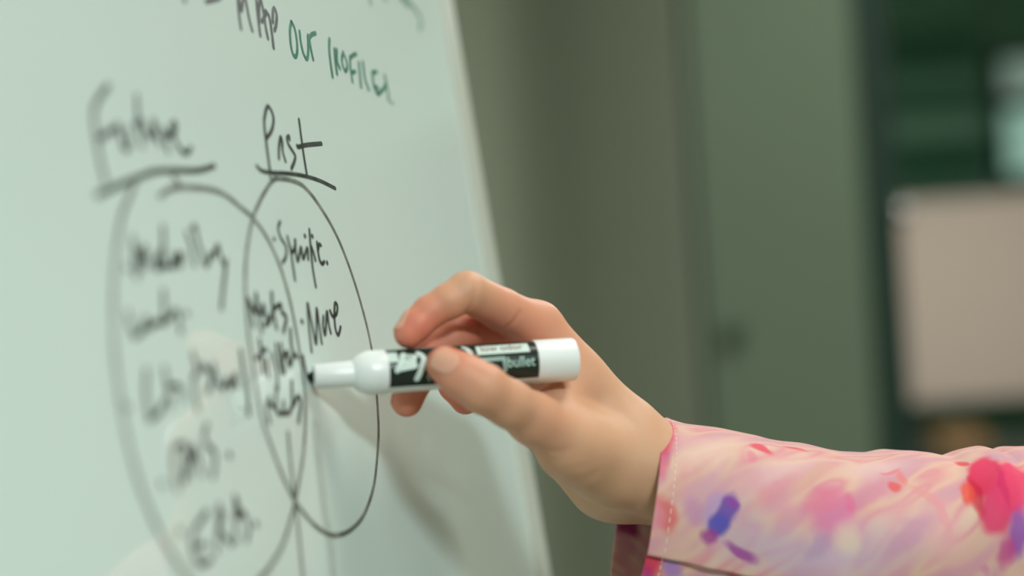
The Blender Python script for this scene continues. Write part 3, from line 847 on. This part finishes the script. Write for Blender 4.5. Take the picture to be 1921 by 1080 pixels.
for i in range(NS+1):
    s = i/NS
    for j in range(NQ+1):
        qv = j/NQ
        xg = 1200+(2420-1200)*s
        yt = smoothnp(xg, TOPX, TOPY); yb = np.interp(xg, [1150, 1300, 1600, 2000, 2400], [1150, 1165, 1190, 1200, 1190])
        yc = (yt+yb)/2; h = (yb-yt)/2
        yh = np.interp(xg, [1150, 1201, 1583, 2000, 2400], [996, 1004, 1078, 1140, 1170])
        ph_h = math.acos(max(-0.98, min(0.98, (yc-yh)/h)))
        phi = ph_h-qv*(2*math.pi+math.radians(14))
        w = np.interp(xg, [1200, 1400, 1900, 2400], [38, 42, 45, 48])
        cs, sn = math.cos(phi), math.sin(phi)
        xr = 1190+36*cs+16*sn
        px = xr+(2420-xr)*s
        off = 1.1*(1-2*qv)                      # outer layer outside, inner layer tucked under
        # superelliptic section, a touch boxy
        ey = h*np.sign(cs)*abs(cs)**0.9; ez = w*np.sign(sn)*abs(sn)**0.85
        d = DMID-ez
        # soft folds
        amp = np.interp(px, [1200, 1260, 1500, 1750, 1921, 2400], [0.3, 1.1, 2.0, 3.4, 4.2, 4.0])
        vv = qv*250
        n1 = mnoise.noise(Vector((px*0.012-vv*0.012, (px+vv*4)*0.0016+3, 1.7)))
        n2 = mnoise.noise(Vector((px*0.024-vv*0.03+9, (px+vv*4)*0.004, 5.1)))
        n3 = mnoise.noise(Vector((px*0.006, vv*0.03, 8.3)))
        r = off+amp*(1.0*n1+0.55*n2+0.8*n3)*min(1, abs(sn)*1.6)
        c = C3(px, yc-ey, DMID)
        c = np.array([c[0], c[1], d])
        nr = np.array([0, cs, -sn])
        SV[i, j] = c+nr*r
        SNRM[i, j] = nr
        SPX[i, j] = (CX+FPX*SV[i, j][0]/SV[i, j][2], CY-FPX*SV[i, j][1]/SV[i, j][2])
for i in range(NS+1):
    dl = np.linalg.norm(np.diff(SV[i], axis=0), axis=1)
    SUV[i, 1:, 1] = np.cumsum(dl)
    j0 = int(NQ*0.28)
    SUV[i, :, 1] -= SUV[i, j0, 1]
for j in range(NQ+1):
    SUV[:, j, 0] = (SPX[:, j, 0]-1200)*0.2167
SF = []
for i in range(NS):
    for j in range(NQ):
        k = i*(NQ+1)+j
        SF.append((k, k+NQ+1, k+NQ+2, k+1))

# close the end that is out of the picture
SF.append(tuple(NS*(NQ+1)+j for j in range(0, NQ-8, 4)))
def uv_at(px, py, layer='near'):
    q0, q1 = {'near': (0.0, 0.32), 'under': (0.86, 1.0), 'far': (0.5, 0.86)}[layer]
    j0, j1 = int(q0*NQ), int(q1*NQ)+1
    D = (SPX[:, j0:j1, 0]-px)**2+(SPX[:, j0:j1, 1]-py)**2
    a, b = np.unravel_index(np.argmin(D), D.shape)
    return SUV[a, b+j0]

def dim(c, f=0.93): return tuple(v*f for v in c)
def fabric_material():
    M = bpy.data.materials.new('watercolour_print_cloth'); M.use_nodes = True
    nt = M.node_tree; b = nt.nodes['Principled BSDF']; N = nt.nodes; Lk = nt.links
    uv = N.new('ShaderNodeUVMap'); uv.uv_map = 'cloth'
    # wobble
    nz = N.new('ShaderNodeTexNoise'); nz.inputs['Scale'].default_value = 0.11; nz.inputs['Detail'].default_value = 1.5
    Lk.new(uv.outputs[0], nz.inputs['Vector'])
    sb_ = N.new('ShaderNodeVectorMath'); sb_.operation = 'SUBTRACT'; sb_.inputs[1].default_value = (0.5, 0.5, 0.5)
    Lk.new(nz.outputs['Color'], sb_.inputs[0])
    sc = N.new('ShaderNodeVectorMath'); sc.operation = 'SCALE'; sc.inputs['Scale'].default_value = 5.0
    Lk.new(sb_.outputs[0], sc.inputs[0])
    wob = N.new('ShaderNodeVectorMath'); wob.operation = 'ADD'
    Lk.new(uv.outputs[0], wob.inputs[0]); Lk.new(sc.outputs[0], wob.inputs[1])
    # brushed ground colour: slanting strokes
    mp = N.new('ShaderNodeMapping'); mp.vector_type = 'TEXTURE'; mp.inputs['Rotation'].default_value = (0, 0, math.radians(42)); mp.inputs['Scale'].default_value = (48, 13, 1)
    Lk.new(uv.outputs[0], mp.inputs[0])
    g = N.new('ShaderNodeTexNoise'); g.inputs['Scale'].default_value = 1.0; g.inputs['Detail'].default_value = 1.0; g.inputs['Roughness'].default_value = 0.5
    Lk.new(mp.outputs[0], g.inputs['Vector'])
    cr = N.new('ShaderNodeValToRGB'); e = cr.color_ramp.elements
    stops = [(0.28, (200, 152, 164)), (0.42, (212, 154, 160)), (0.52, (218, 178, 158)), (0.61, (216, 146, 150)), (0.72, (220, 188, 168))]
    e[0].position = stops[0][0]; e[0].color = s2l(stops[0][1]); e[1].position = stops[-1][0]; e[1].color = s2l(stops[-1][1])
    for p, c in stops[1:-1]:
        x = e.new(p); x.color = s2l(c)
    Lk.new(g.outputs['Fac'], cr.inputs['Fac'])
    cur = cr.outputs['Color']
    for (px, py, rx, ry, rot, colr, st, soft, layer) in BLOBS:
        u, v = uv_at(px, py, layer)
        mp = N.new('ShaderNodeMapping'); mp.vector_type = 'TEXTURE'
        mp.inputs['Location'].default_value = (u, v, 0); mp.inputs['Rotation'].default_value = (0, 0, math.radians(rot))
        mp.inputs['Scale'].default_value = (rx*0.2167, ry*0.2167, 1e4)
        Lk.new(wob.outputs[0], mp.inputs[0])
        ln = N.new('ShaderNodeVectorMath'); ln.operation = 'LENGTH'; Lk.new(mp.outputs[0], ln.inputs[0])
        mr = N.new('ShaderNodeMapRange'); mr.interpolation_type = 'SMOOTHSTEP'
        mr.inputs['From Min'].default_value = 1.0+soft; mr.inputs['From Max'].default_value = 1.0-soft
        mr.inputs['To Min'].default_value = 0; mr.inputs['To Max'].default_value = st
        Lk.new(ln.outputs['Value'], mr.inputs['Value'])
        mx = N.new('ShaderNodeMix'); mx.data_type = 'RGBA'
        Lk.new(mr.outputs['Result'], mx.inputs[0]); Lk.new(cur, mx.inputs[6]); mx.inputs[7].default_value = s2l(dim(colr))
        cur = mx.outputs[2]
    Lk.new(cur, b.inputs['Base Color'])
    b.inputs['Roughness'].default_value = 0.85
    b.inputs['Specular IOR Level'].default_value = 0.15
    b.inputs['Sheen Weight'].default_value = 0.15
    wv = N.new('ShaderNodeTexNoise'); wv.inputs['Scale'].default_value = 2.2; wv.inputs['Detail'].default_value = 2
    Lk.new(uv.outputs[0], wv.inputs['Vector'])
    bp = N.new('ShaderNodeBump'); bp.inputs['Strength'].default_value = 0.12; bp.inputs['Distance'].default_value = 0.0006
    Lk.new(wv.outputs['Fac'], bp.inputs['Height']); Lk.new(bp.outputs['Normal'], b.inputs['Normal'])
    return M
RED, HOT, CORAL = (232, 58, 88), (238, 52, 98), (238, 96, 96)
BLOBS = [  # px, py, radii, rotation, colour, strength, softness, layer
    (1330, 850, 70, 34, 40, (246, 212, 194), 0.7, 0.8, 'near'), (1480, 880, 60, 30, 40, (244, 208, 196), 0.6, 0.8, 'near'),
    (1440, 900, 50, 20, 45, (236, 184, 188), 0.5, 0.7, 'near'), (1500, 1040, 130, 34, 10, (206, 184, 208), 0.65, 0.7, 'near'),
    (1640, 1020, 90, 40, 20, (214, 186, 204), 0.55, 0.7, 'near'), (1385, 985, 55, 45, 30, (212, 180, 196), 0.6, 0.7, 'near'),
    (1720, 980, 70, 50, 30, (238, 188, 186), 0.5, 0.7, 'near'), (1640, 880, 60, 24, 30, (242, 206, 200), 0.6, 0.8, 'near'),
    (1290, 900, 13, 60, -42, (224, 166, 160), 0.6, 0.6, 'near'), (1460, 915, 14, 70, -42, (228, 142, 156), 0.55, 0.6, 'near'), (1525, 895, 11, 60, -42, (230, 176, 150), 0.6, 0.6, 'near'),
    (1625, 935, 14, 70, -42, (228, 140, 160), 0.5, 0.6, 'near'), (1700, 1005, 16, 70, -42, (212, 150, 180), 0.55, 0.6, 'near'), (1780, 1010, 26, 50, -30, (234, 176, 176), 0.6, 0.6, 'near'),
    (1240, 812, 24, 60, -6, RED, 0.92, 0.35, 'near'), (1246, 858, 10, 16, 0, (200, 70, 120), 0.5, 0.5, 'near'), (1320, 930, 26, 50, -42, (212, 158, 186), 0.6, 0.6, 'near'), (1385, 900, 22, 60, -42, (226, 164, 178), 0.55, 0.6, 'near'), (1238, 872, 15, 26, 0, (236, 116, 146), 0.75, 0.5, 'near'),
    (1250, 965, 22, 30, 10, (232, 92, 98), 0.75, 0.4, 'near'), (1232, 975, 12, 30, 0, (240, 150, 170), 0.6, 0.5, 'near'),
    (1300, 960, 16, 26, 30, (206, 140, 186), 0.5, 0.6, 'near'),
    (1345, 955, 22, 34, -25, (196, 160, 204), 0.8, 0.4, 'near'), (1362, 962, 16, 36, -20, (122, 88, 176), 0.95, 0.35, 'near'),
    (1350, 985, 18, 22, -30, (98, 92, 186), 0.95, 0.35, 'near'), (1332, 1006, 18, 14, 0, (170, 62, 150), 0.85, 0.4, 'near'),
    (1372, 942, 10, 9, 0, (158, 76, 168), 0.8, 0.4, 'near'),
    (1392, 1032, 30, 9, -14, (164, 66, 156), 0.85, 0.4, 'near'),
    (1428, 842, 18, 15, -30, (238, 74, 104), 0.9, 0.35, 'near'), (1410, 856, 10, 14, 30, (238, 140, 156), 0.7, 0.5, 'near'),
    (1490, 843, 20, 6, -8, (238, 84, 108), 0.85, 0.4, 'near'),
    (1560, 965, 46, 50, -38, (228, 126, 172), 0.75, 0.6, 'near'), (1545, 935, 40, 22, 30, (236, 130, 156), 0.7, 0.55, 'near'), (1592, 945, 12, 18, 0, (232, 104, 146), 0.6, 0.5, 'near'),
    (1590, 1010, 24, 26, -30, (236, 214, 188), 0.7, 0.6, 'near'), (1535, 1025, 30, 14, 40, (188, 150, 184), 0.5, 0.6, 'near'),
    (1672, 888, 22, 6, 40, (238, 120, 130), 0.7, 0.45, 'near'), (1681, 914, 12, 12, 0, CORAL, 0.85, 0.4, 'near'), (1690, 898, 7, 18, 10, (240, 130, 126), 0.7, 0.5, 'near'),
    (1740, 930, 40, 9, -30, (238, 160, 158), 0.7, 0.5, 'near'), (1765, 960, 10, 36, 25, (238, 160, 168), 0.6, 0.5, 'near'),
    (1850, 890, 34, 62, 10, HOT, 0.97, 0.22, 'near'), (1898, 905, 36, 74, -8, (240, 62, 108), 0.97, 0.25, 'near'), (1868, 960, 30, 42, 10, (238, 70, 116), 0.95, 0.3, 'near'),
    (1829, 930, 11, 44, 14, (216, 34, 66), 0.85, 0.4, 'near'), (1812, 925, 13, 28, 10, (244, 84, 66), 0.85, 0.4, 'near'), (1806, 870, 18, 8, -35, (236, 60, 84), 0.85, 0.4, 'near'),
    (1880, 905, 7, 50, 12, (214, 40, 100), 0.6, 0.5, 'near'),
    (1908, 1000, 16, 46, -12, (152, 84, 180), 0.85, 0.5, 'near'), (1888, 1035, 14, 30, -10, (208, 64, 140), 0.75, 0.5, 'near'), (1846, 1070, 8, 10, 0, (226, 120, 180), 0.6, 0.6, 'near'),
    (1218, 1035, 30, 44, 0, (226, 52, 84), 0.92, 0.45, 'under'), (1262, 1062, 18, 26, 0, (172, 132, 200), 0.8, 0.5, 'under'), (1280, 1012, 30, 10, -12, (238, 130, 130), 0.6, 0.6, 'under'),
    (1212, 1075, 14, 20, 0, (196, 40, 130), 0.7, 0.5, 'under'), (1340, 1072, 50, 10, -8, (240, 190, 190), 0.7, 0.6, 'under'), (1380, 1075, 14, 8, 0, (234, 100, 110), 0.6, 0.6, 'under'),
    (1176, 985, 24, 22, 0, (156, 26, 96), 0.95, 0.45, 'far'), (1172, 1030, 16, 30, 0, (206, 130, 140), 0.6, 0.6, 'far'),
    (1990, 930, 60, 50, 30, (240, 120, 150), 0.7, 0.6, 'near'), (2100, 980, 80, 40, 30, (206, 170, 206), 0.6, 0.7, 'near'), (2240, 920, 70, 50, 20, (238, 80, 110), 0.7, 0.6, 'near'),
]
M_CLOTH = fabric_material()
sleeve = mesh_obj('sleeve', cam2world(SV.reshape(-1, 3))-PLOC, SF, M_CLOTH, person, True)
sleeve['label'] = 'loose sleeve in pink, red and violet watercolour print'
uvl = sleeve.data.uv_layers.new(name='cloth')
li = np.zeros(len(sleeve.data.loops), np.int32); sleeve.data.loops.foreach_get('vertex_index', li)
uvl.data.foreach_set('uv', SUV.reshape(-1, 2)[li].astype(np.float32).ravel())
md = sleeve.modifiers.new('cloth_thickness', 'SOLIDIFY'); md.thickness = 0.0007; md.offset = 0

# stitching along the cuff edge: short raised threads
M_THREAD = mat('stitch_thread', s2l((244, 214, 208)), 0.8, 0.2, noise=0.04, nscale=300)
parts = []
def thread(p, q, n, r=0.22):
    a = q-p; l = np.linalg.norm(a); a = a/l
    n = n/np.linalg.norm(n); b = np.cross(a, n)
    V = []; F = []
    rings = [(0.0, 0.3), (0.2, 0.85), (0.5, 1.0), (0.8, 0.85), (1.0, 0.3)]
    for t, f in rings:
        for k in range(6):
            g = 2*math.pi*k/6
            V.append(p+a*l*t+r*f*(math.cos(g)*n+math.sin(g)*b)+n*0.12*f)
    for i in range(len(rings)-1):
        for k in range(6):
            F.append((i*6+k, i*6+(k+1) % 6, (i+1)*6+(k+1) % 6, (i+1)*6+k))
    return V, F
ist = 8
for j in range(2, NQ-2, 3):
    p, q2 = SV[ist, j], SV[ist, j+2]
    sgn = SNRM[ist, j]
    parts.append(thread(p+sgn*0.4, q2+sgn*0.4, sgn))
V, F = merge(parts)
mesh_obj('stitching', cam2world(np.array(V))-PLOC, F, M_THREAD, sleeve, True)['label'] = 'row of pale stitches along the cuff'
